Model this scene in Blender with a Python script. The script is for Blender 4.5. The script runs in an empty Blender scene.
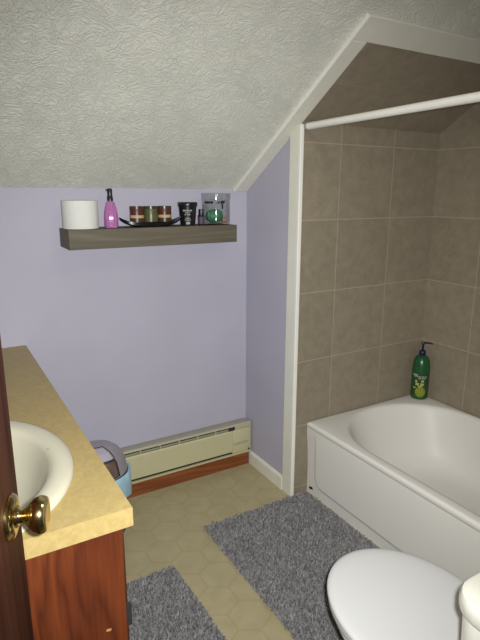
import bpy, bmesh, math, random
from math import sin, cos, pi, radians, atan2, sqrt
from mathutils import Vector, Matrix
random.seed(4)
SC = bpy.context.scene
COL = SC.collection

# ---------------------------------------------------------------- room numbers
KNEE, TAN, RET, ALC = 1.3966, 0.6244, 0.417, 0.807      # knee wall height, roof slope, depth of return wall, alcove width
FLAT = 2.25; YFLAT = -(FLAT-KNEE)/TAN
LEFT, FRONT = -1.575, -1.94
TUBX, TUBH = 0.078, 0.359
def slope_z(y): return KNEE - TAN*y

# ---------------------------------------------------------------- materials
def new_mat(name):
    m = bpy.data.materials.new(name); m.use_nodes = True
    nt = m.node_tree; b = nt.nodes['Principled BSDF']
    return m, nt, b
def nd(nt, t, **kw):
    n = nt.nodes.new(t)
    for k, v in kw.items(): setattr(n, k, v)
    return n
def rgb(r, g, b):
    f = lambda c: c/12.92 if c <= .04045 else ((c+.055)/1.055)**2.4
    return (f(r/255), f(g/255), f(b/255), 1)
def noise(nt, scale, detail=3, dist=0, stretch=None, coord='Object'):
    tc = nd(nt, 'ShaderNodeTexCoord'); n = nd(nt, 'ShaderNodeTexNoise')
    n.inputs['Scale'].default_value = scale; n.inputs['Detail'].default_value = detail; n.inputs['Distortion'].default_value = dist
    if stretch:
        mp = nd(nt, 'ShaderNodeMapping'); mp.inputs['Scale'].default_value = stretch
        nt.links.new(tc.outputs[coord], mp.inputs[0]); nt.links.new(mp.outputs[0], n.inputs['Vector'])
    else: nt.links.new(tc.outputs[coord], n.inputs['Vector'])
    return n
def ramp(nt, src, stops):
    r = nd(nt, 'ShaderNodeValToRGB'); cr = r.color_ramp
    while len(cr.elements) < len(stops): cr.elements.new(.5)
    for e, (p, c) in zip(cr.elements, stops): e.position = p; e.color = c
    nt.links.new(src, r.inputs[0]); return r
def bump(nt, b, src, strength, dist):
    bp = nd(nt, 'ShaderNodeBump'); bp.inputs['Strength'].default_value = strength; bp.inputs['Distance'].default_value = dist
    nt.links.new(src, bp.inputs['Height']); nt.links.new(bp.outputs[0], b.inputs['Normal']); return bp
def plain(name, c, rough=.5, metal=0, var=.06, scale=12, spec=.5, coat=0):
    m, nt, b = new_mat(name)
    n = noise(nt, scale, 4)
    c1 = tuple(min(1, x*(1+var)) for x in c[:3])+(1,); c2 = tuple(x*(1-var) for x in c[:3])+(1,)
    r = ramp(nt, n.outputs[0], [(.3, c2), (.7, c1)])
    nt.links.new(r.outputs[0], b.inputs['Base Color'])
    b.inputs['Roughness'].default_value = rough; b.inputs['Metallic'].default_value = metal
    b.inputs['Specular IOR Level'].default_value = spec; b.inputs['Coat Weight'].default_value = coat
    return m
def math_n(nt, op, a, b_=None, c=None):
    n = nd(nt, 'ShaderNodeMath', operation=op)
    for i, v in enumerate((a, b_, c)):
        if v is None: continue
        if isinstance(v, (int, float)): n.inputs[i].default_value = v
        else: nt.links.new(v, n.inputs[i])
    return n.outputs[0]

def wall_paint():
    m, nt, b = new_mat('lilac_paint')
    n = noise(nt, 3, 5); r = ramp(nt, n.outputs[0], [(.3, rgb(172, 170, 185)), (.7, rgb(179, 177, 192))])
    nt.links.new(r.outputs[0], b.inputs['Base Color']); b.inputs['Roughness'].default_value = .6
    b.inputs['Specular IOR Level'].default_value = .3
    bump(nt, b, noise(nt, 160, 3).outputs[0], .12, .002); return m
def ceiling_paint():
    m, nt, b = new_mat('textured_ceiling_paint')
    n = noise(nt, 5, 4); r = ramp(nt, n.outputs[0], [(.3, rgb(216, 217, 206)), (.7, rgb(225, 226, 215))])
    nt.links.new(r.outputs[0], b.inputs['Base Color']); b.inputs['Roughness'].default_value = .75
    b.inputs['Specular IOR Level'].default_value = .25
    # trowelled swirls: noise warped by noise
    tc = nd(nt, 'ShaderNodeTexCoord')
    w = nd(nt, 'ShaderNodeTexNoise'); w.inputs['Scale'].default_value = 7; w.inputs['Detail'].default_value = 2
    nt.links.new(tc.outputs['Object'], w.inputs['Vector'])
    mx = nd(nt, 'ShaderNodeVectorMath', operation='MULTIPLY_ADD')
    nt.links.new(w.outputs['Color'], mx.inputs[0]); mx.inputs[1].default_value = (.5, .5, .5); nt.links.new(tc.outputs['Object'], mx.inputs[2])
    n2 = nd(nt, 'ShaderNodeTexNoise'); n2.inputs['Scale'].default_value = 62; n2.inputs['Detail'].default_value = 3; n2.inputs['Distortion'].default_value = .8
    nt.links.new(mx.outputs[0], n2.inputs['Vector'])
    r2 = ramp(nt, n2.outputs[0], [(.38, (0, 0, 0, 1)), (.62, (1, 1, 1, 1))])
    bump(nt, b, r2.outputs[0], .6, .0030); return m
def tile(name, axis_u, axis_v, u0, v0, step=.308, du=1, dv=1, grout=rgb(160, 150, 132)):
    m, nt, b = new_mat(name)
    tc = nd(nt, 'ShaderNodeTexCoord'); sp = nd(nt, 'ShaderNodeSeparateXYZ'); nt.links.new(tc.outputs['Object'], sp.inputs[0])
    def line(o, off, sc):
        q = math_n(nt, 'MULTIPLY_ADD', o, sc/step, -off*sc/step)
        f = math_n(nt, 'FRACT', math_n(nt, 'ADD', q, 100.5)); d = math_n(nt, 'ABSOLUTE', math_n(nt, 'SUBTRACT', f, .5))
        return math_n(nt, 'MULTIPLY', d, step), math_n(nt, 'FLOOR', q)
    dU, iu = line(sp.outputs[axis_u], u0, du); dV, iv = line(sp.outputs[axis_v], v0, dv)
    d = math_n(nt, 'MINIMUM', dU, dV)
    g = nd(nt, 'ShaderNodeMapRange'); g.inputs[1].default_value = .0016; g.inputs[2].default_value = .0030
    nt.links.new(d, g.inputs[0])                                    # 0 on grout, 1 on tile
    n1 = noise(nt, 22, 6, .4); n2 = noise(nt, 110, 3)
    mixn = math_n(nt, 'ADD', math_n(nt, 'MULTIPLY', n1.outputs[0], .6), math_n(nt, 'MULTIPLY', n2.outputs[0], .4))
    r = ramp(nt, mixn, [(.36, rgb(132, 122, 104)), (.5, rgb(139, 129, 111)), (.66, rgb(147, 137, 119))])
    wn = nd(nt, 'ShaderNodeTexWhiteNoise', noise_dimensions='2D'); cv = nd(nt, 'ShaderNodeCombineXYZ')
    nt.links.new(iu, cv.inputs[0]); nt.links.new(iv, cv.inputs[1]); nt.links.new(cv.outputs[0], wn.inputs['Vector'])
    hv = nd(nt, 'ShaderNodeHueSaturation'); nt.links.new(r.outputs[0], hv.inputs['Color'])
    nt.links.new(math_n(nt, 'MULTIPLY_ADD', wn.outputs['Value'], .10, .95), hv.inputs['Value'])
    mx = nd(nt, 'ShaderNodeMix', data_type='RGBA'); nt.links.new(g.outputs[0], mx.inputs['Factor'])
    mx.inputs['A'].default_value = grout; nt.links.new(hv.outputs[0], mx.inputs['B'])
    nt.links.new(mx.outputs['Result'], b.inputs['Base Color'])
    b.inputs['Roughness'].default_value = .42; b.inputs['Specular IOR Level'].default_value = .35
    bump(nt, b, g.outputs[0], .25, .001); return m
def vinyl():
    m, nt, b = new_mat('hexagon_vinyl')
    tc = nd(nt, 'ShaderNodeTexCoord'); size = .128
    def vm(op, a, b_=None):
        n = nd(nt, 'ShaderNodeVectorMath', operation=op)
        for i, v in enumerate((a, b_)):
            if v is None: continue
            if isinstance(v, tuple): n.inputs[i].default_value = v
            else: nt.links.new(v, n.inputs[i])
        return n
    mp = nd(nt, 'ShaderNodeMapping'); mp.inputs['Scale'].default_value = (1/size, 1/size, 0); mp.inputs['Location'].default_value = (50.2, 51.961+.3, 0)
    mp.inputs['Rotation'].default_value = (0, 0, 0)
    nt.links.new(tc.outputs['Object'], mp.inputs[0])
    s = (1, 1.7320508, 1); h = (.5, .8660254, 0)
    a = vm('SUBTRACT', vm('MODULO', mp.outputs[0], s).outputs[0], h)
    c = vm('SUBTRACT', vm('MODULO', vm('ADD', mp.outputs[0], h).outputs[0], s).outputs[0], h)
    def hexd(v):
        ab = vm('ABSOLUTE', v.outputs[0]); sp = nd(nt, 'ShaderNodeSeparateXYZ'); nt.links.new(ab.outputs[0], sp.inputs[0])
        return math_n(nt, 'MAXIMUM', vm('DOT_PRODUCT', ab.outputs[0], (.5, .8660254, 0)).outputs['Value'], sp.outputs[0])
    d = math_n(nt, 'MINIMUM', hexd(a), hexd(c))                     # 0 in a cell's middle, .5 on its edge
    g = nd(nt, 'ShaderNodeMapRange'); g.inputs[1].default_value = .455; g.inputs[2].default_value = .488; g.interpolation_type = 'SMOOTHSTEP'
    nt.links.new(d, g.inputs[0])
    n1 = noise(nt, 14, 5, .5); r = ramp(nt, n1.outputs[0], [(.3, rgb(164, 154, 120)), (.7, rgb(174, 164, 129))])
    mx = nd(nt, 'ShaderNodeMix', data_type='RGBA'); nt.links.new(math_n(nt, 'MULTIPLY', g.outputs[0], .36), mx.inputs['Factor'])
    nt.links.new(r.outputs[0], mx.inputs['A']); mx.inputs['B'].default_value = rgb(150, 135, 97)
    nt.links.new(mx.outputs['Result'], b.inputs['Base Color'])
    b.inputs['Roughness'].default_value = .5; b.inputs['Specular IOR Level'].default_value = .3
    return m
def wood(name, c1, c2, c3, axis, freq=26, rough=.45, spec=.4, rings=9):
    m, nt, b = new_mat(name)
    st = [1, 1, 1]; st[axis] = .07
    n0 = noise(nt, freq*.34, 3, .6, stretch=tuple(st))
    v = math_n(nt, 'FRACT', math_n(nt, 'MULTIPLY', n0.outputs[0], rings))
    tri = math_n(nt, 'ABSOLUTE', math_n(nt, 'MULTIPLY_ADD', v, 2, -1))
    st2 = [1, 1, 1]; st2[axis] = .03
    fine = noise(nt, freq*9, 3, 0, stretch=tuple(st2))
    k = math_n(nt, 'ADD', math_n(nt, 'MULTIPLY', tri, .5), math_n(nt, 'MULTIPLY', fine.outputs[0], .5))
    r = ramp(nt, k, [(.15, c1), (.5, c2), (.85, c3)])
    nt.links.new(r.outputs[0], b.inputs['Base Color']); b.inputs['Roughness'].default_value = rough
    b.inputs['Specular IOR Level'].default_value = spec
    bump(nt, b, fine.outputs[0], .08, .001); return m
def laminate():
    m, nt, b = new_mat('butter_laminate')
    n = noise(nt, 60, 6, 1.0); n2 = noise(nt, 160, 2)
    k = math_n(nt, 'ADD', math_n(nt, 'MULTIPLY', n.outputs[0], .75), math_n(nt, 'MULTIPLY', n2.outputs[0], .25))
    r = ramp(nt, k, [(.34, rgb(158, 138, 89)), (.5, rgb(165, 145, 94)), (.64, rgb(172, 152, 101))])
    nt.links.new(r.outputs[0], b.inputs['Base Color']); b.inputs['Roughness'].default_value = .4
    b.inputs['Specular IOR Level'].default_value = .35; return m
def glass(name, c, rough=.03, trans=1.0, ior=1.45, alpha=1):
    m, nt, b = new_mat(name)
    n = noise(nt, 9, 2); r = ramp(nt, n.outputs[0], [(.3, tuple(x*.96 for x in c[:3])+(1,)), (.7, c)])
    nt.links.new(r.outputs[0], b.inputs['Base Color'])
    b.inputs['Transmission Weight'].default_value = trans; b.inputs['Roughness'].default_value = rough; b.inputs['IOR'].default_value = ior
    return m
def pile_mat():
    m, nt, b = new_mat('grey_shag_yarn')
    g = nd(nt, 'ShaderNodeNewGeometry')
    r = ramp(nt, g.outputs['Random Per Island'], [(0, rgb(116, 115, 115)), (.5, rgb(132, 130, 130)), (1, rgb(150, 148, 148))])
    nt.links.new(r.outputs[0], b.inputs['Base Color']); b.inputs['Roughness'].default_value = .9
    b.inputs['Specular IOR Level'].default_value = .1; return m

M = {}
M['lilac'] = wall_paint(); M['ceil'] = ceiling_paint(); M['vinyl'] = vinyl()
M['tile_end'] = tile('tile_end', 'X', 'Z', .208, .653, .308)
M['tile_side'] = tile('tile_side', 'Y', 'Z', -.690, .653, .308)
M['tile_slope'] = tile('tile_slope', 'X', 'Y', .208, -.60, .308, 1, 1.179, rgb(146, 136, 118))
M['trim'] = plain('white_trim_paint', rgb(222, 221, 208), .4, var=.03)
M['jamb'] = plain('lit_bead_and_rod_white', rgb(232, 231, 222), .35, var=.02)  # beads' brightness from facing the camera is in this colour; rod is plain white
M['laminate'] = laminate()
M['cab'] = wood('red_brown_cabinet_wood', rgb(66, 28, 13), rgb(92, 43, 20), rgb(108, 54, 26), 2, 20, .5, .3, 14)
M['cabedge'] = wood('dark_cabinet_edge_wood', rgb(52, 28, 14), rgb(70, 38, 20), rgb(88, 50, 28), 2, 30)
M['door'] = wood('dark_red_door_wood', rgb(58, 32, 22), rgb(74, 43, 31), rgb(86, 53, 39), 2, 20, .65, .06)
M['shelf'] = wood('grey_brown_shelf_wood', rgb(92, 86, 73), rgb(101, 95, 81), rgb(110, 104, 90), 0, 20, .6, .2)
M['plinth'] = wood('orange_brown_baseboard_wood', rgb(106, 56, 28), rgb(128, 72, 38), rgb(142, 84, 47), 0, 26, .5)
M['enamel'] = plain('white_bathtub_enamel', rgb(222, 220, 213), .38, var=.012, scale=5, spec=.16)
M['china'] = plain('white_toilet_china', rgb(208, 208, 195), .14, var=.01, scale=5, coat=.3)
M['lidplastic'] = plain('white_lid_plastic', rgb(206, 207, 206), .3, var=.01, scale=4)
M['bone'] = plain('bone_sink_china', rgb(196, 192, 171), .25, var=.015, scale=6, coat=.1)
M['brass'] = plain('polished_brass', rgb(200, 178, 120), .15, 1, .05)
M['chrome'] = plain('chrome', rgb(200, 200, 200), .15, 1, .02)
M['heater'] = plain('cream_heater_enamel', rgb(188, 183, 146), .45, var=.02)
M['heatertop'] = plain('heater_top_enamel', rgb(176, 170, 148), .45, var=.03)
M['fin'] = plain('green_grey_heater_fin', rgb(158, 163, 138), .5, var=.05)
M['dark'] = plain('dark_gap', rgb(38, 36, 32), .7, var=.1)
M['black'] = plain('black_plastic', rgb(24, 24, 26), .3, var=.1)
M['blacktray'] = plain('black_lacquer', rgb(22, 19, 22), .22, var=.1)
M['paper'] = plain('white_tissue_paper', rgb(217, 217, 212), .95, var=.02, scale=40, spec=.1)
M['card'] = plain('brown_card_tube', rgb(150, 122, 92), .9)
M['pink'] = glass('pink_liquid', rgb(230, 156, 220), .10, .6)
M['pinkclear'] = glass('pink_clear_plastic', rgb(232, 170, 222), .05, .75)
m, nt, b = new_mat('clear_glass')
t_ = nd(nt, 'ShaderNodeBsdfTransparent'); t_.inputs[0].default_value = (.965, .975, .965, 1)
g_ = nd(nt, 'ShaderNodeBsdfGlossy'); g_.inputs['Roughness'].default_value = .06
lw = nd(nt, 'ShaderNodeLayerWeight'); lw.inputs[0].default_value = .25
mp_ = nd(nt, 'ShaderNodeMath', operation='MULTIPLY_ADD'); mp_.inputs[1].default_value = .5; mp_.inputs[2].default_value = .04
nt.links.new(lw.outputs['Facing'], mp_.inputs[0])
ms = nd(nt, 'ShaderNodeMixShader'); nt.links.new(mp_.outputs[0], ms.inputs[0]); nt.links.new(t_.outputs[0], ms.inputs[1]); nt.links.new(g_.outputs[0], ms.inputs[2])
nt.links.new(ms.outputs[0], nt.nodes['Material Output'].inputs['Surface']); nt.nodes.remove(b)
M['glass'] = m
M['redwax'] = plain('dark_red_wax', rgb(84, 38, 30), .35, var=.15, scale=60)
M['olivewax'] = plain('olive_wax', rgb(84, 84, 50), .35, var=.2, scale=60)
M['brownwax'] = plain('dark_brown_wax', rgb(66, 50, 32), .35, var=.2, scale=60)
M['creamband'] = plain('cream_label_band', rgb(176, 156, 116), .6, var=.1, scale=60)
M['greenrim'] = plain('dark_olive_rim', rgb(58, 58, 44), .3, var=.15)
M['white'] = plain('white_print', rgb(215, 215, 212), .6, var=.02)
M['greyprint'] = plain('grey_print', rgb(150, 150, 150), .6, var=.04)
M['mauve'] = plain('mauve_label', rgb(76, 60, 82), .6, var=.15, scale=80)
M['purpleblack'] = plain('purple_black_glass', rgb(34, 24, 38), .15, var=.1)
M['soapgreen'] = plain('teal_green_soap', rgb(58, 122, 92), .5, var=.18, scale=50)
M['soaptan'] = plain('terracotta_soap', rgb(168, 112, 84), .6, var=.15, scale=50)
M['bottlegreen'] = plain('green_bottle_plastic', rgb(28, 82, 44), .3, var=.1, scale=20)
M['labelgreen'] = plain('deep_green_label', rgb(40, 74, 32), .35, var=.2, scale=60)
M['lime'] = plain('lime_print', rgb(128, 138, 44), .4, var=.15, scale=80)
M['paleyellow'] = plain('pale_yellow_print', rgb(170, 172, 108), .4, var=.1, scale=80)
M['navy'] = plain('navy_plastic', rgb(26, 28, 62), .3, var=.1)
M['bluebag'] = plain('pale_blue_bag_plastic', rgb(164, 200, 220), .35, var=.08, scale=30)
M['steel'] = plain('satin_grey_lid', rgb(170, 164, 170), .35, .5, .05, 30)
M['flap'] = plain('grey_wall_reflection_flap', rgb(172, 166, 178), .25, var=.03)  # grey with the lilac wall's reflection put into the colour
M['panelsteel'] = plain('wood_reflection_lid_panel', rgb(120, 100, 92), .3, .4, .15, 30)  # brown tone imitates wood mirrored in the metal lid
M['binbody'] = plain('dark_grey_bin_plastic', rgb(92, 92, 98), .4)
M['mauvebrown'] = plain('tan_chip', rgb(176, 128, 76), .7)
M['yarn'] = pile_mat()
M['backing'] = plain('grey_rug_backing', rgb(96, 95, 99), .95, var=.1, scale=80, spec=.1)
M['addedlamp'], _nt, _b = new_mat('added_lamp_glass')
_b.inputs['Emission Color'].default_value = (1, .93, .8, 1); _b.inputs['Emission Strength'].default_value = 1.2  # glow of the added, unseen ceiling lamp
_b.inputs['Base Color'].default_value = (.9, .88, .82, 1)

# ---------------------------------------------------------------- mesh helpers
def link(name, bm, mat, parent=None, loc=(0, 0, 0), smooth=True, angle=35, rotz=0):
    me = bpy.data.meshes.new(name); bmesh.ops.recalc_face_normals(bm, faces=bm.faces[:]); bm.to_mesh(me); bm.free()
    if smooth:
        for p in me.polygons: p.use_smooth = True
        me.set_sharp_from_angle(angle=radians(angle))
    mats = mat if isinstance(mat, (list, tuple)) else [mat]
    for q in mats: me.materials.append(M[q])
    o = bpy.data.objects.new(name, me); COL.objects.link(o); o.location = loc; o.rotation_euler[2] = rotz
    if parent: o.parent = parent
    return o
def thing(name, label, cat, loc=(0, 0, 0), rotz=0, group=None):
    o = bpy.data.objects.new(name, None); COL.objects.link(o); o.location = loc; o.rotation_euler[2] = rotz
    o.empty_display_size = .05
    return tag(o, label, cat, group)
def tag(o, label, cat, group=None):
    o['label'] = label; o['category'] = cat
    if group: o['group'] = group
    return o
def struct(o, label=None, cat=None):
    o['kind'] = 'structure'
    if label: o['label'] = label
    if cat: o['category'] = cat
    return o
def box(bm, x0, x1, y0, y1, z0, z1, bev=0, seg=2):
    r = bmesh.ops.create_cube(bm, size=1)
    for v in r['verts']:
        v.co = Vector((x0+(v.co.x+.5)*(x1-x0), y0+(v.co.y+.5)*(y1-y0), z0+(v.co.z+.5)*(z1-z0)))
    if bev:
        es = list({e for v in r['verts'] for e in v.link_edges})
        bmesh.ops.bevel(bm, geom=es, offset=bev, segments=seg, profile=.5, affect='EDGES')
    return bm
def bx(*a, **k): return box(bmesh.new(), *a, **k)
def loft(bm, rings, cap0=True, cap1=True, closed=True):
    vs = [[bm.verts.new(p) for p in r] for r in rings]
    n = len(vs[0])
    for a, b in zip(vs, vs[1:]):
        for i in range(n if closed else n-1):
            j = (i+1) % n
            bm.faces.new((a[i], a[j], b[j], b[i]))
    if cap0: bm.faces.new(vs[0][::-1])
    if cap1: bm.faces.new(vs[-1])
    return bm
def lathe(bm, prof, n=32, c=(0, 0), sx=1, sy=1):
    rings = []
    for r, z in prof:
        r = max(r, 1e-5)
        rings.append([(c[0]+r*sx*cos(2*pi*i/n), c[1]+r*sy*sin(2*pi*i/n), z) for i in range(n)])
    loft(bm, rings); bmesh.ops.remove_doubles(bm, verts=bm.verts[:], dist=2e-5); return bm
def lt(prof, **k): return lathe(bmesh.new(), prof, **k)
def tube(bm, pts, rad, n=12):
    pts = [Vector(p) for p in pts]; rads = rad if isinstance(rad, (list, tuple)) else [rad]*len(pts)
    rings = []; up = Vector((0, 0, 1))
    for i, p in enumerate(pts):
        t = (pts[min(i+1, len(pts)-1)]-pts[max(i-1, 0)]).normalized()
        u = up if abs(t.dot(up)) < .95 else Vector((1, 0, 0))
        a = t.cross(u).normalized(); b = t.cross(a)
        rings.append([p+(a*cos(2*pi*k/n)+b*sin(2*pi*k/n))*rads[i] for k in range(n)])
    return loft(bm, rings)
def prism(poly, axis, a, b):                                       # polygon extruded along an axis
    bm = bmesh.new()
    def P(u, v, w): return {0: (w, u, v), 1: (u, w, v), 2: (u, v, w)}[axis]
    loft(bm, [[P(u, v, a) for u, v in poly], [P(u, v, b) for u, v in poly]]); return bm
def patch(bm, r, a0, a1, z0, z1, t=.0006, n=10, sx=1, sy=1):      # thin label wrapped on an upright cylinder
    ring = lambda rr, z: [(rr*sx*cos(a0+(a1-a0)*i/n), rr*sy*sin(a0+(a1-a0)*i/n), z) for i in range(n+1)]
    rings = [ring(r, z0), ring(r+t, z0), ring(r+t, z1), ring(r, z1), ring(r, z0)]
    vs = [[bm.verts.new(p) for p in q] for q in rings[:4]]
    for k in range(4):
        A, B = vs[k], vs[(k+1) % 4]
        for i in range(n): bm.faces.new((A[i], A[i+1], B[i+1], B[i]))
    bm.faces.new([v[0] for v in vs]); bm.faces.new([v[-1] for v in vs][::-1]); return bm
def rrect(hx, hy, r, n=6, cx=0, cy=0):
    out = []
    for q, (sx, sy) in enumerate(((1, 1), (-1, 1), (-1, -1), (1, -1))):
        for i in range(n+1):
            a = pi/2*(q+i/n); out.append((cx+sx*(hx-r)+r*cos(a), cy+sy*(hy-r)+r*sin(a)))
    return out
def rbox(bm, hx, hy, z0, z1, r, e=.006, taper=0):                 # rounded slab with softened rims
    rings = []
    for z, ins in ((z0, e), (z0+e*.3, e*.3), (z0+e, 0), (z1-e, 0), (z1-e*.3, e*.3), (z1, e)):
        k = taper*(z-z0)/(z1-z0)
        rings.append([(x, y, z) for x, y in rrect(hx-ins+k, hy-ins+k, r-ins*.5)])
    return loft(bm, rings)
def face_angle(x, y, cam=(-1.312, -2.18)): return atan2(cam[1]-y, cam[0]-x)

# ---------------------------------------------------------------- room shell
struct(link('floor', bx(LEFT-.1, ALC+.1, -2.75, .1, -.08, 0), 'vinyl'))
struct(link('wall_back', bx(LEFT-.1, 0, 0, .1, 0, KNEE), 'lilac', smooth=False))
struct(link('wall_return', bx(0, .06, -RET+.017, .1, 0, KNEE+.0), 'lilac', smooth=False))
o = struct(link('wall_return_gable', prism([(.0, KNEE), (-RET+.017, KNEE), (-RET+.017, slope_z(-RET+.017))], 0, 0, .06), 'lilac', smooth=False))
o.name = 'wall_return_upper'
struct(link('wall_alcove', bx(0, ALC+.1, -RET, -RET+.017, 0, slope_z(-RET)), 'tile_end', smooth=False))
prof = [(.1, 0), (.1, KNEE), (0, KNEE), (YFLAT, FLAT), (FRONT, FLAT), (FRONT, 0)]
struct(link('wall_right', prism([(-RET, 0), (-RET, slope_z(-RET)), (YFLAT, FLAT), (FRONT, FLAT), (FRONT, 0)], 0, ALC, ALC+.1), 'tile_side', smooth=False))
struct(link('wall_left', prism([(0, 0), (0, KNEE), (YFLAT, FLAT), (FRONT, FLAT), (FRONT, 0)], 0, LEFT-.1, LEFT), 'lilac', smooth=False))
OX0, OX1, OH = -1.505, -.79, 2.02
bm = bmesh.new()
box(bm, LEFT-.1, OX0, FRONT-.1, FRONT, 0, FLAT); box(bm, OX1, ALC+.1, FRONT-.1, FRONT, 0, FLAT); box(bm, OX0, OX1, FRONT-.1, FRONT, OH, FLAT)
struct(link('wall_front', bm, 'lilac', smooth=False))
T = .08
struct(link('ceiling', prism([(.1, KNEE-.0624), (0.0, KNEE), (YFLAT, FLAT), (FRONT-.1, FLAT), (FRONT-.1, FLAT+T), (YFLAT, FLAT+T), (.1, KNEE-.0624+T)], 0, LEFT-.1, ALC+.1), 'ceil', smooth=False))
def slope_slab(x0, x1, y0, y1, t):                                  # board fixed under the roof slope
    n = Vector((0, -TAN, -1)).normalized()*t
    bm = bmesh.new()
    a = [(x0, y0, slope_z(y0)), (x1, y0, slope_z(y0)), (x1, y1, slope_z(y1)), (x0, y1, slope_z(y1))]
    loft(bm, [a, [tuple(Vector(p)+n) for p in a]]); return bm
YT, YH = -.758, -.838
struct(link('ceiling_tiled', slope_slab(0, ALC, -RET, YT, .006), 'tile_slope', smooth=False))
def soften(o, w=.003, seg=2):
    m = o.modifiers.new('bevel', 'BEVEL'); m.width = w; m.segments = seg; m.limit_method = 'ANGLE'; return o
struct(soften(link('trim_1', slope_slab(-.068, .0, 0, YT, .012), 'trim', smooth=False)))
struct(soften(link('trim_2', slope_slab(-.068, ALC, YT, YH, .012), 'trim', smooth=False)))
struct(soften(link('trim_3', slope_slab(-.076, -.064, 0, YH, .017), 'jamb', smooth=False)))
zj = slope_z(-.354)
struct(soften(link('trim_4', prism([(-.354, 0), (-.354, zj-.012), (-RET-.002, slope_z(-RET)-.012), (-RET-.002, 0)], 0, -.010, -.0005), 'trim', smooth=False)))
struct(soften(link('trim_5', bx(-.012, .006, -RET-.013, -RET-.0015, 0, slope_z(-RET)-.014), 'jamb', smooth=False)))
struct(soften(link('baseboard_return', prism([(-.0005, 0), (-.0005, .072), (-.007, .072), (-.013, .060), (-.013, 0)], 1, -.354, -.057), 'trim', smooth=False), .002))
struct(soften(link('baseboard_back', bx(-1.03, -.014, -.056, -.0005, 0, .073), 'plinth', smooth=False), .003))
# ---------------------------------------------------------------- door with its brass knob (open, at the left)
HX, HY, DL = -1.4735, -1.955, .630
az = radians(21.6)
door = link('door_1', box(bmesh.new(), -.036, 0, 0, DL, .012, 2.0, bev=.002), 'door', loc=(HX, HY, 0), rotz=-az)
struct(door, 'dark red-brown wooden door standing open at the left edge', 'door')
kz, ky = .912, DL-.052
def axis_lathe(prof, z, y, n=28, sgn=1):                            # lathe about the door's normal
    bm = bmesh.new(); rings = []
    for r, x in prof: rings.append([(sgn*x, y+max(r, 1e-5)*cos(2*pi*i/n), z+max(r, 1e-5)*sin(2*pi*i/n)) for i in range(n)])
    loft(bm, rings); bmesh.ops.remove_doubles(bm, verts=bm.verts[:], dist=2e-5); return bm
ro = link('rosette', axis_lathe([(0, .0003), (.034, .0003), (.034, .003), (.031, .007), (.024, .0095), (.017, .010), (.014, .014), (0, .014)], kz, ky), 'brass', door)
kn = link('door_knob', axis_lathe([(0, .012), (.0115, .012), (.0105, .016), (.0100, .020), (.0125, .024), (.019, .030), (.0250, .036), (.0278, .042), (.0275, .048), (.0250, .0525), (.017, .0545), (.008, .0540), (0, .0538)], kz, ky), 'brass', door)
link('latch_plate', bx(-.030, -.006, DL-.0002, DL+.0015, kz-.028, kz+.028), 'brass', door)
for z in (.25, 1.75):
    link('hinge', tube(bmesh.new(), [(.004, -.004, z-.045), (.004, -.004, z+.045)], .006), 'brass', door)

# ---------------------------------------------------------------- vanity
VX, VY, VH = -1.036, -1.292, .782
van = thing('vanity_cabinet', 'reddish-brown wooden vanity cabinet under the butter-coloured counter', 'cabinet', (-1.31, -.64, 0))
def vb(x0, x1, y0, y1, z0, z1, bev=0): return bx(x0+1.31, x1+1.31, y0+.64, y1+.64, z0, z1, bev=bev)
bm = bmesh.new()
for args in ((-1.573, -1.056, VY+.012, VY+.030, .0, .741), (-1.573, -1.056, -.020, -.003, .0, .741), (-1.573, -1.076, VY+.030, -.020, .10, .118), (-1.573, -1.561, VY+.030, -.020, .118, .741), (-1.12, -1.10, VY+.030, -.020, 0, .10)):
    box(bm, args[0]+1.31, args[1]+1.31, args[2]+.64, args[3]+.64, args[4], args[5])
link('carcass', bm, 'cab', van, smooth=False)
bm = bmesh.new()
for y0, y1, z0, z1 in ((VY+.030, -.02, .68, .741), (VY+.030, -.02, .10, .14), (VY+.030, VY+.07, .14, .68), (-.06, -.02, .14, .68), (-.68, -.63, .14, .68)):
    box(bm, -1.074+1.31, -1.0565+1.31, y0+.64, y1+.64, z0, z1)
link('face_frame', bm, 'cabedge', van, smooth=False)
for i, (y0, y1, hy) in enumerate(((VY+.05, -.675, -.71), (-.635, -.04, -.60))):
    bm = vb(-1.056, -1.040, y0, y1, .12, .70, bev=.003)
    box(bm, -1.041+1.31, -1.037+1.31, y0+.06+.64, y1-.06+.64, .18, .64, bev=.0015)
    d = link('door', bm, 'cabedge', van)
    link('knob', tube(bmesh.new(), [(-1.0395+1.31, hy+.64, .60), (-1.030+1.31, hy+.64, .60), (-1.024+1.31, hy+.64, .60), (-1.018+1.31, hy+.64, .60)], [.006, .006, .014, .009]), 'brass', d)
    for z in (.20, .475):
        yy = y0-.004 if i == 0 else y1+.004
        link('hinge', bx(-1.0560+1.31, -1.036+1.31, yy-.006+.64, yy+.004+.64, z, z+.05), 'dark', d)
cp = link('chip', bx(-.005, .005, -.0009, .0003, -.0025, .0025), 'mauvebrown', van, loc=(-1.094+1.31, VY+.012+.64, .512))
cp.rotation_euler[1] = .2; cp['label'] = 'small tan chip in the brown cabinet side'

top = thing('countertop', 'butter-yellow laminate counter along the left wall', 'counter', (-1.31, -.646, .742))
bm = bmesh.new()
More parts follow.
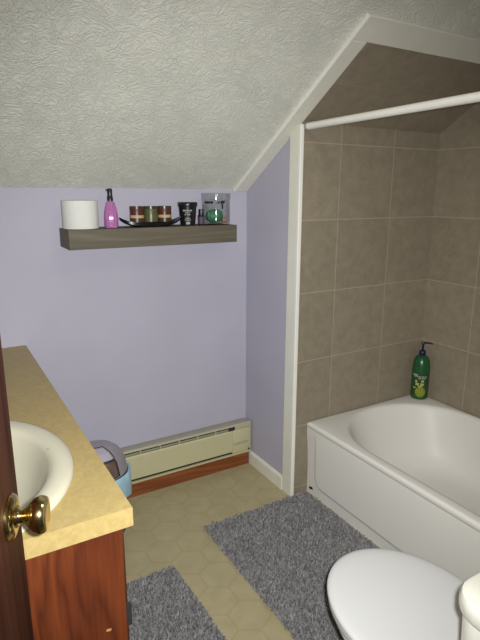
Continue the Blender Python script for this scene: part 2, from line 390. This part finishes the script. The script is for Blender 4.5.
# counter slab with an oval cut-out for the basin
SX, SY = -1.31+1.31, -1.0+.646
xa, xb, ya, yb = LEFT+.002+1.31, VX+1.31, VY+.646, -.001+.646
angs = sorted([2*pi*i/72 for i in range(72)]+[atan2(y-SY, x-SX) % (2*pi) for x in (xa, xb) for y in (ya, yb)])
def outer(a):
    dx, dy = cos(a), sin(a)
    t = min(((xb if dx > 0 else xa)-SX)/dx if abs(dx) > 1e-9 else 9, ((yb if dy > 0 else ya)-SY)/dy if abs(dy) > 1e-9 else 9)
    return (SX+t*dx, SY+t*dy)
hole = [(SX+.195*cos(a), SY+.262*sin(a)) for a in angs]; outl = [outer(a) for a in angs]
rings = [[(x, y, 0) for x, y in hole], [(x, y, 0) for x, y in outl], [(x, y, .04) for x, y in outl], [(x, y, .04) for x, y in hole], [(x, y, 0) for x, y in hole]]
loft(bm, rings, False, False); bmesh.ops.remove_doubles(bm, verts=bm.verts[:], dist=1e-5)
link('slab', bm, 'laminate', top, smooth=False)
bm = bx(xb-.0002, xb+.0012, ya, yb, .0003, .0392)
link('front_edge_band', bm, 'laminate', top, smooth=False)
bm = bx(xa, xb, ya-.0012, ya+.0002, .0003, .0392)
link('end_edge_band', bm, 'laminate', top, smooth=False)

# sink: oval drop-in basin
sink = thing('sink', 'oval bone-coloured drop-in sink set in the counter behind the door', 'sink', (-1.310, -1.0, .782))
bm = bmesh.new(); n = 64; rings = []
def ov(k, z, dx=0, p=2.0, dy=0, ax=.222, ay=.29): 
    return [(dx+ax*k*math.copysign(abs(cos(2*pi*i/n))**(2/p), cos(2*pi*i/n)), dy+ay*k*math.copysign(abs(sin(2*pi*i/n))**(2/p), sin(2*pi*i/n)), z) for i in range(n)]
for k, z, dx in ((.86, -.002, 0), (.995, .0006, 0), (1.0, .004, 0), (.985, .010, 0), (.94, .0135, 0), (.88, .014, -.002), (.83, .012, -.004), (.80, .007, -.006), (.785, -.002, -.008), (.74, -.030, -.010), (.68, -.065, -.012), (.58, -.10, -.014), (.42, -.122, -.015), (.25, -.130, -.015), (.10, -.133, -.015)):
    rings.append(ov(k, z, dx))
rings = [ov(.855, .0004)]+rings[1:]
loft(bm, rings, False, True)
# outer shell of the bowl
loft(bm, [ov(.855, .0004), ov(.84, -.010, -.004), ov(.80, -.04, -.008), ov(.72, -.085, -.012), ov(.60, -.12, -.014), ov(.2, -.148, -.015)], False, True)
bmesh.ops.remove_doubles(bm, verts=bm.verts[:], dist=1e-5)
link('basin', bm, 'bone', sink, angle=60)
dr = link('drain', lathe(bmesh.new(), [(0, -.1325), (.022, -.1325), (.024, -.130), (.021, -.1285), (.016, -.1305), (0, -.1308)]), 'chrome', sink, loc=(-.015, 0, 0))
link('spot', lt([(0, .0139), (.003, .0139), (.002, .0146), (0, .0148)], n=10), 'card', sink, loc=(.176, .018, -.0035))

# ---------------------------------------------------------------- baseboard heater
ht = thing('baseboard_heater', 'long cream metal baseboard heater under the lilac wall', 'heater', (-.508, 0, .074))
HL = .497
bm = prism([(-.001, .0), (-.001, .160), (-.004, .162), (-.062, .167), (-.066, .163), (-.066, .158), (-.060, .158), (-.060, .160), (-.006, .155), (-.006, .0)], 0, -HL, HL)
link('back_panel', bm, 'heatertop', ht)
bm = prism([(-.061, .019), (-.066, .022), (-.066, .130), (-.0605, .1375), (-.0590, .1365), (-.0635, .129), (-.0635, .022)], 0, -HL+.02, HL-.105)
link('front_panel', bm, 'heater', ht)
bm = prism([(-.056, .0), (-.066, .0), (-.066, .008), (-.056, .008)], 0, -HL, HL); link('bottom_lip', bm, 'heater', ht)
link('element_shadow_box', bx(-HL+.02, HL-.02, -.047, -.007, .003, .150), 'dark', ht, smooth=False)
for i in range(9):
    x = -HL+.06+i*.098
    link('louver', prism([(-.0560, .1370), (-.0602, .1485), (-.0590, .1490), (-.0540, .1375)], 0, x-.0465, x+.0465), 'fin', ht)
for i in range(9):
    x = -HL+.012+i*.098
    link('bracket', bx(x-.0018, x+.0018, -.0625, -.048, .130, .1560), 'heater', ht)
bm = prism([(-.001, 0), (-.001, .160), (-.066, .163), (-.0675, .158), (-.0675, .002), (-.064, 0)], 0, HL-.004, HL); link('end_cap', bm, 'heater', ht)
bm = prism([(-.001, 0), (-.001, .160), (-.066, .163), (-.0675, .158), (-.0675, .002), (-.064, 0)], 0, -HL, -HL+.004); link('end_cap', bm, 'heater', ht)
ep = link('junction_cover', bx(HL-.104, HL-.004, -.0672, -.0480, .010, .139, bev=.002), 'heater', ht)
link('junction_slot', bx(HL-.100, HL-.012, -.0680, -.0670, .056, .068), 'fin', ht)
link('thermostat_window', bx(HL-.125, HL-.092, -.0655, -.050, .1385, .1565), 'dark', ht)
link('tab', bx(HL-.090, HL-.004, -.0660, -.048, .1400, .1575, bev=.002), 'heatertop', ht)
link('screw', tube(bmesh.new(), [(HL-.010, -.0672, .018), (HL-.010, -.0705, .018)], .005), 'dark', ht)

# ---------------------------------------------------------------- waste bin behind the vanity
bn = thing('waste_bin', 'silver domed waste bin with a pale blue bag behind the vanity', 'bin', (-.835, -.215, 0))
link('bucket', lt([(0, 0), (.098, 0), (.104, .006), (.124, .262), (.120, .262), (.100, .012), (0, .010)], n=40), 'binbody', bn)
bag = bmesh.new(); rings = []
for r, z in ((.1195, .252), (.121, .272), (.1265, .276), (.131, .270), (.133, .245), (.131, .20), (.129, .165), (.126, .162)):
    rings.append([((r+.0025*sin(9*a+z*30)*(1 if z < .268 else .2))*cos(a), (r+.0025*sin(9*a+z*30)*(1 if z < .268 else .2))*sin(a), z+(.008*sin(5*a) if z < .2 else 0)) for a in [2*pi*i/72 for i in range(72)]])
loft(bag, rings, False, False)
link('bin_bag', bag, 'bluebag', bn)
LP = [(.119, .277), (.116, .290), (.1115, .312), (.104, .334), (.091, .356), (.070, .373), (.040, .383), (0, .386)]
link('dome_lid', lt([(.112, .275)]+LP+[(0, .383), (.039, .380), (.068, .370), (.088, .353), (.101, .332), (.1085, .311), (.112, .275)], n=40), 'steel', bn)
RO = 1.012; N = 12
def dome(a, t):  # a point on the lid's surface, t from 0 at its foot to 1 at its top
    q = min(t*(len(LP)-1), len(LP)-1.001); i = int(q); f_ = q-i
    r = LP[i][0]+(LP[i+1][0]-LP[i][0])*f_; z = LP[i][1]+(LP[i+1][1]-LP[i][1])*f_
    return (r*cos(a), r*sin(a), z+.0008)
for nm, mat, b0, b1 in (('flap', 'flap', .53, .90), ('front_panel', 'panelsteel', .05, .50)):
    a0, a1 = radians(-160), radians(-60)
    vsn = [[dome(a0+(a1-a0)*i/N, b0+(b1-b0)*j/N) for i in range(N+1)] for j in range(N+1)]
    fl = bmesh.new(); vv = [[fl.verts.new(p) for p in r] for r in vsn]
    for j in range(N):
        for i in range(N): fl.faces.new((vv[j][i], vv[j][i+1], vv[j+1][i+1], vv[j+1][i]))
    f = link(nm, fl, mat, bn); sm = f.modifiers.new('thick', 'SOLIDIFY'); sm.thickness = .002; sm.offset = 1
    edge = [vsn[0][i] for i in range(N+1)]+[vsn[j][N] for j in range(1, N+1)]+[vsn[N][i] for i in range(N-1, -1, -1)]+[vsn[j][0] for j in range(N-1, -1, -1)]
    tb = bmesh.new(); tube(tb, [tuple(Vector((p[0]*1.008, p[1]*1.008, p[2]+.001))) for p in edge], .0024, 6)
    link('seal', tb, 'dark', f)

# ---------------------------------------------------------------- shelf and what stands on it
SZ0, SZ1 = 1.1695, 1.2425
sh = link('floating_shelf', bx(-.362, .362, -.0805, .0795, 0, SZ1-SZ0, bev=.0015), 'shelf', loc=(-.508, -.0805, SZ0))
tag(sh, 'grey-brown wooden floating shelf on the lilac wall', 'shelf')
# tissue roll
tr = thing('toilet_roll', 'white toilet paper roll standing at the left end of the shelf', 'toilet paper', (-.804, -.085, SZ1))
link('paper', lt([(.021, .001), (.062, .0), (.0675, .002), (.068, .004), (.068, .105), (.0675, .107), (.062, .1085), (.021, .1075), (.021, .001)], n=48), 'paper', tr)
link('core', lt([(.0195, .0006), (.0208, .0006), (.0208, .1074), (.0195, .1074), (.0195, .0006)], n=32), 'card', tr)
# pink pump bottle
pb = thing('pump_bottle', 'pink pear-shaped bottle with a black pump beside the toilet roll', 'bottle', (-.683, -.085, SZ1))
pp = [(0, 0), (.024, 0), (.0270, .003), (.0285, .012), (.0287, .036), (.0268, .058), (.0228, .079), (.0185, .094), (.0150, .1025), (.0100, .1055), (0, .1055)]
link('body', lt(pp, n=12), 'pink', pb, angle=20)
link('collar', lt([(0, .1057), (.0115, .1057), (.0115, .121), (.0095, .125), (0, .125)], n=24), 'black', pb)
bm = lt([(0, .1251), (.0095, .1251), (.0098, .148), (.0085, .152), (0, .1535)], n=24); box(bm, -.0145, -.004, -.0045, .0045, .143, .152, bev=.001)
link('pump_head', bm, 'black', pb)
# boat tray
ty = thing('candle_tray', 'black boat-shaped tray holding three candles on the shelf', 'tray', (-.5145, -.085, SZ1))
bm = bmesh.new(); nx, ny = 28, 8; top_, bot = [], []
for j in range(ny+1):
    v = -1+2*j/ny
    rt, rb = [], []
    for i in range(nx+1):
        u = -1+2*i/nx; x = .135*u
        half = .040*(1-abs(u)**3)**.6+.0015
        zc = .0035+.031*abs(u)**4
        rt.append((x, v*half, zc+.0055+.0125*v**4*(1-abs(u)**2))); rb.append((x, v*half, zc-.0035+.0045*v*v))
    top_.append(rt); bot.append(rb)
for grid, flip in ((top_, False), (bot, True)):
    g = [[bm.verts.new(p) for p in r] for r in grid]
    if not flip: gt = g
    else: gb = g
    for j in range(ny):
        for i in range(nx): bm.faces.new((g[j][i], g[j][i+1], g[j+1][i+1], g[j+1][i]))
for j in range(ny): 
    for i in (0, nx): bm.faces.new((gt[j][i], gt[j+1][i], gb[j+1][i], gb[j][i]))
for i in range(nx):
    for j in (0, ny): bm.faces.new((gt[j][i], gt[j][i+1], gb[j][i+1], gb[j][i]))
link('dish', bm, 'blacktray', ty, angle=50)
ca = face_angle(-.51, -.085)
def candle(x, low, mid, rim, label, cream=True):
    c = thing('jar_candle', label, 'candle', (x, -.085, SZ1+.0147), group='jar candles on the black tray')
    R = .0285
    link('jar', lt([(0, .0), (R-.003, .0), (R, .003), (R, .066), (R-.001, .0685), (R-.003, .0685), (R-.0032, .060), (0, .0595)], n=32), mid, c)
    b = bmesh.new(); patch(b, R, 0, 2*pi, .0022, .021, .0005, 40); link('lower_band', b, low, c)
    b = bmesh.new()
    if cream:
        patch(b, R, 0, 2*pi, .0215, .033, .0007, 40); link('label_band', b, 'creamband', c)
    else:
        for k in range(4): patch(b, R, ca-.6+.35*k, ca-.45+.35*k, .012+.008*(k % 2), .045, .0006, 4)
        link('leaf_print', b, 'creamband' if False else 'olivewax', c)
    b = bmesh.new(); patch(b, R, 0, 2*pi, .058, .0683, .0005, 40); link('rim', b, rim, c)
    link('wick', tube(bmesh.new(), [(0, 0, .0590), (.0006, 0, .066), (.0015, 0, .0725)], .0012, 6), 'white', c)
candle(-.575, 'brownwax', 'redwax', 'brownwax', 'dark red candle with a cream band, leftmost of the three on the tray')
candle(-.5145, 'olivewax', 'olivewax', 'greenrim', 'olive-green candle in the middle of the black tray', False)
candle(-.454, 'brownwax', 'redwax', 'greenrim', 'brown candle with cream band and dark rim at right of the tray')
# black tub
x0 = -.345
pt = thing('cosmetic_pot', 'black tapered cosmetic pot with white print right of the tray', 'pot', (x0, -.080, SZ1))
link('tub', lt([(0, 0), (.030, 0), (.032, .002), (.0385, .080), (0, .080)], n=36), 'black', pt)
link('lid', lt([(0, .0801), (.0415, .0801), (.0425, .083), (.0425, .095), (.0405, .098), (0, .098)], n=36), 'black', pt)
a = face_angle(x0, -.08)
b = bmesh.new()
def strokes(b, r, a, rows, taper=0):
    for z0, z1, sp in rows:
        for s0, s1 in sp: patch(b, r+taper*z0, a+s0, a+s1, z0, z1, .0006+taper*(z1-z0), 3)
strokes(b, .0322, a, [(.060, .0665, ((-.55, -.20), (-.12, .12), (.20, .5))), (.052, .0555, ((-.3, .0), (.1, .3))), (.044, .048, ((-.38, -.18), (-.05, .30)))], .083)
strokes(b, .0322, a, [(.030, .033, ((-.3, .3),)), (.022, .025, ((-.4, .4),)), (.006, .016, ((-.22, .28),))], .083)
link('printed_label', b, 'greyprint', pt)
# small dark bottle
sb = thing('small_bottle', 'tiny purple-black bottle between the black pot and the glass jar', 'bottle', (-.2885, -.096, SZ1))
link('body', lt([(0, 0), (.0135, 0), (.0145, .002), (.0145, .040), (.012, .045), (0, .045)], n=24), 'purpleblack', sb)
link('cap', lt([(0, .0452), (.0105, .0452), (.0105, .066), (.009, .068), (0, .068)], n=24), 'black', sb)
b = bmesh.new(); patch(b, .0145, ca-1.3, ca+1.3, .006, .036, .0005, 12); link('paper_label', b, 'mauve', sb)
# glass jar with soaps
jx, jy = -.207, -.081
gj = thing('glass_jar', 'lidded clear glass jar holding soaps at the right end of the shelf', 'jar', (jx, jy, SZ1))
link('jar_body', lt([(0, 0), (.058, 0), (.062, .004), (.062, .102), (.060, .106), (.0575, .106), (.0585, .100), (.0585, .008), (0, .007)], n=48), 'glass', gj)
link('jar_lid', lt([(0, .1065), (.0600, .1065), (.0645, .108), (.0645, .132), (.062, .136), (0, .137), (0, .134), (.061, .1325), (.0615, .1100), (0, .1095)], n=48), 'glass', gj)
ja = face_angle(jx, jy); b = bmesh.new()
strokes(b, .0622, ja, [(.092, .101, ((-.92, -.72), (-.70, -.58), (-.54, -.40), (-.36, -.2), (.1, .26))), (.090, .103, ((.34, .44), (.50, .58))), (.070, .089, ((.42, .52), )), (.096, .103, ((.44, .52), (.58, .66)))])
link('lettering', b, 'black', gj)
def pebble(name, mat, r, s, loc, label):
    bm = bmesh.new(); bmesh.ops.create_uvsphere(bm, u_segments=24, v_segments=14, radius=r)
    for v in bm.verts: v.co = Vector((v.co.x*s[0], v.co.y*s[1], v.co.z*s[2]))
    return tag(link(name, bm, mat, loc=loc), label, 'soap')
pebble('soap_ball', 'soapgreen', .030, (1.42, 1.15, 1.0), (jx-.009, jy, SZ1+.0073+.0302), 'teal-green rounded soap inside the glass jar')
pebble('soap_bar', 'soaptan', .018, (1.0, 1.3, .75), (jx+.0345, jy-.013, SZ1+.0073+.0136), 'small terracotta soap beside the green one in the glass jar')

# ---------------------------------------------------------------- bathtub
tub = thing('bathtub', 'white enamelled bathtub along the tiled alcove', 'bathtub', (TUBX, -RET-.001, 0))
TW, TL = ALC-TUBX-.0015, -FRONT-RET-.003
bx0, bx1 = .047, TW-.022; bcx, bhx = (bx0+bx1)/2, (bx1-bx0)/2
by0, by1 = -.036, -TL+.07
def basin_pts(k, z, dy0=0, dy1=0, ins=0, pn=96):
    # far end a half-round, near end squarer; listed by angle about the basin's middle
    out = []; cy = (by0+by1)/2; 
    for a in tub_angs:
        dx, dy = cos(a), sin(a)
        lo, hi = 0, 2.0
        hx = bhx-ins
        yt, yb_ = by0-dy0, by1+dy1
        rf, rn = hx*1.0, min(hx, .22)
        def inside(t):
            x, y = t*dx, cy+t*dy
            if abs(x) > hx or y > yt or y < yb_: return False
            if y > yt-rf: return (abs(x)/hx)**2.15+((y-(yt-rf))/rf)**2.15 <= 1
            if y < yb_+rn and abs(x) > hx-rn: return ((abs(x)-(hx-rn))/rn)**2+((yb_+rn-y)/rn)**2 <= 1
            return True
        for _ in range(32):
            m_ = (lo+hi)/2
            if inside(m_): lo = m_
            else: hi = m_
        out.append((bcx+lo*dx, cy+lo*dy, z))
    return out
ocy = (by0+by1)/2
corners = [(0, 0), (TW, 0), (TW, -TL), (0, -TL)]
tub_angs = sorted([2*pi*i/120 for i in range(120)]+[atan2(y-ocy, x-bcx) % (2*pi) for x, y in corners])
def orect(ins, z):
    out = []
    for a in tub_angs:
        dx, dy = cos(a), sin(a)
        X0, X1, Y0, Y1 = ins, TW-ins, -TL+ins, -ins
        t = min(((X1 if dx > 0 else X0)-bcx)/dx if abs(dx) > 1e-9 else 9, ((Y1 if dy > 0 else Y0)-ocy)/dy if abs(dy) > 1e-9 else 9)
        out.append((bcx+t*dx, ocy+t*dy, z))
    return out
H = TUBH; rings = []
rings += [orect(.006, H-.030), orect(0.0012, H-.026), orect(0, H-.011), orect(.0020, H-.0045), orect(.006, H-.0010), orect(.012, H)]
for ins, dz in ((-.012, 0), (-.004, -.0012), (.003, -.005), (.008, -.012), (.012, -.022)):
    rings.append(basin_pts(1, H+dz, ins, ins, ins))
for ins, z, d0, d1 in ((.022, .29, .04, .03), (.035, .22, .075, .05), (.048, .15, .11, .07), (.062, .11, .14, .09), (.090, .082, .18, .12), (.130, .068, .24, .17), (.22, .062, .40, .30)):
    rings.append(basin_pts(1, z, d0, d1, ins))
bm = loft(bmesh.new(), rings, False, True)
link('basin', bm, 'enamel', tub, angle=50)
# apron with a raised panel
def sstep(a, b, x):
    t = min(1, max(0, (x-a)/(b-a))); return t*t*(3-2*t)
def apron_x(y, z):                                                   # y measured from the far end towards the near end
    # signed distance to a rounded rectangle
    lx0, lx1, lz0, lz1, r = .060, TL-.06, .056, .50, .055
    cx, cz, hx_, hz_ = (lx0+lx1)/2, (lz0+lz1)/2, (lx1-lx0)/2, (lz1-lz0)/2
    qx, qz = abs(y-cx)-hx_+r, abs(z-cz)-hz_+r
    d = sqrt(max(qx, 0)**2+max(qz, 0)**2)+min(max(qx, qz), 0)-r
    f = 1-sstep(-.006, .004, d)
    k = 1-sstep(.10, H-.03, z)
    return .0015+(.0115-.0085*f)*k+.004*(1-f)*(1-k)*(1-sstep(.22, H-.03, z))
bm = bmesh.new()
ys = [0, .006]+[.02+.005*i for i in range(24)]+[.16+.06*i for i in range(21)]+[TL-.10+.02*i for i in range(5)]+[TL]
ys = sorted(set(round(y, 4) for y in ys if y <= TL))
zs = [0, .004]+[.01+.005*i for i in range(24)]+[.14+.02*i for i in range(10)]+[H-.0255]
front = [[bm.verts.new((apron_x(y, z), -y, z)) for y in ys] for z in zs]
back = [[bm.verts.new((.022, -y, z)) for y in ys] for z in (zs[0], zs[-1])]
for A, B in zip(front, front[1:]):
    for i in range(len(ys)-1): bm.faces.new((A[i], A[i+1], B[i+1], B[i]))
for i in range(len(ys)-1):
    bm.faces.new((front[0][i], back[0][i], back[0][i+1], front[0][i+1])); bm.faces.new((back[0][i], back[1][i], back[1][i+1], back[0][i+1]))
    bm.faces.new((back[1][i], front[-1][i], front[-1][i+1], back[1][i+1]))
link('apron', bm, 'enamel', tub, angle=60)
bd = link('badge', bx(-.0012, .0008, -.013, .013, -.006, .006, bev=.0006), 'dark', tub, loc=(.013, -.030, .030)); bd.rotation_euler[0] = -.25
link('drain', lt([(0, .0612), (.032, .0612), (.034, .0645), (.028, .066), (.012, .0635), (0, .0635)], n=28), 'chrome', tub, loc=(bcx, -TL+.42, 0.001))

# ---------------------------------------------------------------- shower rod
rd = thing('shower_rod', 'white curtain rod across the tub alcove', 'rod', (.0145, -RET-.0005, 1.634))
RL = -FRONT-RET-.001
link('rod_tube', tube(bmesh.new(), [(0, -.010, 0), (0, -RL+.012, 0)], .0135, 24), 'jamb', rd)
link('end_cap', tube(bmesh.new(), [(0, 0, 0), (0, -.003, 0), (0, -.024, 0), (0, -.027, 0)], [.013, .0145, .0145, .0138], 24), 'greyprint', rd)
link('end_cap', tube(bmesh.new(), [(0, -RL+.027, 0), (0, -RL+.024, 0), (0, -RL+.003, 0), (0, -RL, 0)], [.0138, .0145, .0145, .013], 24), 'greyprint', rd)

# ---------------------------------------------------------------- shampoo bottle
qx, qy = .757, -.470
sp = thing('shampoo_bottle', 'green pump bottle standing on the corner of the bathtub', 'bottle', (qx, qy, TUBH+.0005))
body = [(0, 0), (.036, 0), (.0410, .003), (.0428, .010), (.0432, .05), (.0432, .150), (.0418, .180), (.037, .204), (.029, .219), (.018, .226), (.0125, .228), (0, .228)]
link('body', lt(body, n=36), 'bottlegreen', sp)
link('collar', lt([(0, .2282), (.0150, .2282), (.0165, .231), (.0165, .245), (.0140, .250), (.0075, .254), (0, .254)], n=24), 'navy', sp)
bm = lt([(0, .2541), (.0055, .2541), (.0055, .283), (.008, .285), (.008, .292), (.006, .295), (0, .2955)], n=16)
tube(bm, [(0, 0, .2895), (.022, -.016, .2895), (.033, -.024, .2875), (.037, -.027, .284)], [.0052, .0045, .004, .003], 10)
link('pump_head', bm, 'navy', sp)
a = face_angle(qx, qy)
b = bmesh.new(); patch(b, .0433, a-1.05, a+1.05, .016, .146, .0006, 24); lb = link('label', b, 'labelgreen', sp)
b = bmesh.new()
strokes(b, .0441, a, [(.128, .136, ((-.9, -.62), (-.6, -.3))), (.121, .127, ((-.72, -.5), (-.42, -.2), (-.12, .08), (.15, .38), (.45, .7))), (.112, .118, ((-.2, .1), (.2, .6)))])
link('brand_print', b, 'greyprint', lb)
for hz in ((.092, .104, ((-.55, -.32),)), (.096, .106, ((.12, .42),)), (.060, .067, ((-.75, -.45),))):
    b = bmesh.new(); strokes(b, .0441, a, [hz]); link('highlight_print', b, 'paleyellow', lb)
b = bmesh.new()
for z in range(9):
    h = .0028*2; zz = .018+z*h; w = sqrt(max(0, 1-((zz+h/2-.043)/.0265)**2))*.58
    patch(b, .0441, a+.10-w, a+.10+w, zz, zz+h, .0006, 8)
link('fruit_print', b, 'lime', lb)
b = bmesh.new(); strokes(b, .0441, a, [(.078, .090, ((-.48, -.1), (.05, .45))), (.070, .077, ((-.2, .28),))]); link('leaf_print', b, 'paleyellow', lb)

# ---------------------------------------------------------------- toilet
tl = thing('toilet', 'white toilet with its lid closed, in front of the bathtub', 'toilet', (-.411, -1.695, 0))
def egg(a, yf, yb, yc, z, p=2.0, pb=2.6, n=56, cx=0):
    out = []
    for i in range(n):
        t = 2*pi*i/n; c, s = cos(t), sin(t); q = p if s >= 0 else pb
        bb = (yf-yc) if s >= 0 else (yc-yb)
        out.append((cx+a*math.copysign(abs(c)**(2/q), c), yc+bb*math.copysign(abs(s)**(2/q), s), z))
    return out
bm = bmesh.new()
R_ = [egg(.105, .285, -.155, .06, 0, 2.4, 3), egg(.108, .290, -.158, .06, .006, 2.4, 3), egg(.104, .283, -.155, .06, .03, 2.4, 3), egg(.094, .270, -.15, .07, .10, 2.2, 3), egg(.098, .280, -.15, .10, .17, 2.1, 3),
      egg(.122, .325, -.155, .14, .24, 2, 3), egg(.155, .380, -.16, .18, .30, 2, 3), egg(.176, .412, -.17, .20, .345, 2, 3), egg(.183, .422, -.17, .21, .362, 2, 3), egg(.181, .420, -.17, .21, .370, 2, 3), egg(.174, .412, -.165, .21, .374, 2, 3),
      egg(.125, .365, .06, .22, .374, 2, 2.2), egg(.118, .355, .07, .22, .365, 2, 2.2), egg(.112, .34, .08, .22, .30, 2, 2.2), egg(.07, .28, .12, .21, .22, 2, 2.2), egg(.03, .23, .16, .20, .19)]
link('bowl', loft(bm, R_), 'china', tl, angle=50)
bm = loft(bmesh.new(), [egg(.184, .444, .012, .215, .3755, 2, 3), egg(.186, .450, .008, .215, .379, 2, 3), egg(.186, .450, .008, .215, .387, 2, 3), egg(.186, .446, .01, .215, .3905, 2, 3), egg(.12, .36, .09, .215, .3905, 2, 2.4), egg(.115, .355, .095, .215, .3755, 2, 2.4), egg(.184, .444, .012, .215, .3755, 2, 3)], False, False)
link('seat', bm, 'lidplastic', tl, angle=50)
lr = []
for ins, z in ((.006, .3915), (.001, .3935), (0, .398), (.001, .402), (.005, .4055), (.013, .4078), (.03, .4095), (.07, .4110), (.12, .4118), (.16, .412)):
    k = max(.02, 1-ins/.19)
    lr.append(egg(.188*k, .215+(.454-.215)*k, .215-(.215-.004)*k, .215, z, 2, 3))
link('lid', loft(bmesh.new(), lr), 'lidplastic', tl, angle=50)
for s in (-1, 1): link('lid_hinge', bx(s*.075-.018, s*.075+.018, -.012+.004, .018, .375, .402, bev=.003), 'lidplastic', tl)
bm = bmesh.new(); rbox(bm, .186, .083, .3745, .676, .045, .004, .010)
for v in bm.verts: v.co.y -= .105
link('tank', bm, 'china', tl)
bm = bmesh.new(); rbox(bm, .203, .102, .677, .716, .055, .010)
for v in bm.verts: v.co.y -= .104
link('tank_lid', bm, 'china', tl)
for s in (-1, 1): link('bolt_cap', lt([(0, .004), (.013, .004), (.012, .014), (.006, .019), (0, .020)], n=16), 'china', tl, loc=(s*.113, .02, 0))

# ---------------------------------------------------------------- shag rugs
def rug(name, label, x0, x1, y0, y1, rot, seed, skip=None):
    rnd = random.Random(seed)
    cx, cy = (x0+x1)/2, (y0+y1)/2; hx, hy = (x1-x0)/2, (y1-y0)/2
    r = thing(name, label, 'rug', (cx, cy, 0), rot, group='grey shag bath rugs')
    bm = bmesh.new(); out = rrect(hx-.004, hy-.004, .012)
    loft(bm, [[(x, y, .0005) for x, y in out], [(x, y, .004) for x, y in out]]); link('backing', bm, 'backing', r, smooth=False)
    vs, fs = [], []; st = .0062; ni, nj = int(2*hx/st), int(2*hy/st)
    for i in range(ni+1):
        for j in range(nj+1):
            x = -hx+i*st+rnd.uniform(-.003, .003); y = -hy+j*st+rnd.uniform(-.003, .003)
            h = rnd.uniform(.011, .018); w = rnd.uniform(.0030, .0046); a = rnd.uniform(0, 2*pi); l = rnd.uniform(0, .008); b_ = rnd.uniform(0, 2*pi)
            k = len(vs)
            for q in range(3): vs.append((x+w*cos(a+q*2.094), y+w*sin(a+q*2.094), .0035))
            x = min(x, hx-.001); l = min(l, max(0, (hx+.005-x)/1.5)); w = min(w, .004)
            tx, ty_ = x+l*cos(b_), y+l*sin(b_)
            for q in range(3): vs.append((tx+w*.75*cos(a+q*2.094+.5), ty_+w*.75*sin(a+q*2.094+.5), h*.8))
            vs.append((tx+l*.5*cos(b_), ty_+l*.5*sin(b_), h))
            for q in range(3):
                q2 = (q+1) % 3
                fs.append((k+q, k+q2, k+3+q2, k+3+q)); fs.append((k+3+q, k+3+q2, k+6))
    me = bpy.data.meshes.new('pile'); me.from_pydata(vs, [], fs); me.update()
    me.materials.append(M['yarn']); o = bpy.data.objects.new('pile', me); COL.objects.link(o); o.parent = r
    o['kind'] = 'stuff'
rug('bath_rug', 'large grey shag rug on the floor along the bathtub', -.464, .080, -1.165, -.430, radians(0), 1)
rug('bath_rug', 'small grey shag rug on the floor beside the vanity cabinet', -1.022, -.662, -1.15, -.586, radians(1.5), 2)

# ---------------------------------------------------------------- added ceiling lamp, light
lm = thing('added_ceiling_light', 'added round flush lamp, unseen on the flat ceiling, for weak fill light', 'lamp', (-.55, -1.66, FLAT))
link('added_lamp_base', lt([(0, -.0005), (.13, -.0005), (.135, -.01), (.13, -.022), (0, -.022)], n=40), 'jamb', lm)
link('added_lamp_shade', lt([(.118, -.0222), (.120, -.03), (.105, -.06), (.07, -.082), (.03, -.092), (0, -.094)], n=40), 'addedlamp', lm)

CAM = Vector((-1.3120, -2.1799, 1.38))
yaw, pitch, roll = 0.5298, 0.239, 0.002
fw = Vector((sin(yaw)*cos(pitch), cos(yaw)*cos(pitch), -sin(pitch))); rt = Vector((cos(yaw), -sin(yaw), 0)); up = rt.cross(fw)
r2 = rt*cos(roll)+up*sin(roll); u2 = up*cos(roll)-rt*sin(roll)
cd = bpy.data.cameras.new('camera'); cam = bpy.data.objects.new('camera', cd); COL.objects.link(cam)
cd.sensor_fit = 'VERTICAL'; cd.sensor_height = 36; cd.lens = 522.46/640*36; cd.clip_start = .01
cam.matrix_world = Matrix(((r2.x, u2.x, -fw.x, CAM.x), (r2.y, u2.y, -fw.y, CAM.y), (r2.z, u2.z, -fw.z, CAM.z), (0, 0, 0, 1)))
SC.camera = cam

def lamp(name, typ, energy, loc, color=(1, 1, 1), size=.05, aim=None, **kw):
    l = bpy.data.lights.new(name, typ); l.energy = energy; l.color = color
    if typ == 'AREA': l.size = size
    else: l.shadow_soft_size = size
    for k, v in kw.items(): setattr(l, k, v)
    o = bpy.data.objects.new(name, l); COL.objects.link(o); o.location = loc
    if aim is not None: o.rotation_euler = (Vector(aim)-Vector(loc)).to_track_quat('-Z', 'Y').to_euler()
    return o
fpos = CAM+rt*.032+up*.018+fw*.01
lamp('camera_flash', 'SPOT', 166, fpos, (1, 1, .98), .012, aim=fpos+fw-rt*.035-up*.095, spot_size=radians(99), spot_blend=1)
lamp('added_ceiling_fill', 'AREA', 3, (-.55, -1.66, FLAT-.10), (1, .9, .74), .22, aim=(-.55, -1.66, 0))  # weak fill added from above, its lamp is a guess

w = bpy.data.worlds.new('world'); SC.world = w; w.use_nodes = True
w.node_tree.nodes['Background'].inputs[0].default_value = (.9, .88, 1, 1); w.node_tree.nodes['Background'].inputs[1].default_value = .05
vs_ = SC.view_settings; vs_.view_transform = 'Standard'; vs_.look = 'None'; vs_.gamma = 1; vs_.exposure = 0; vs_.use_curve_mapping = False
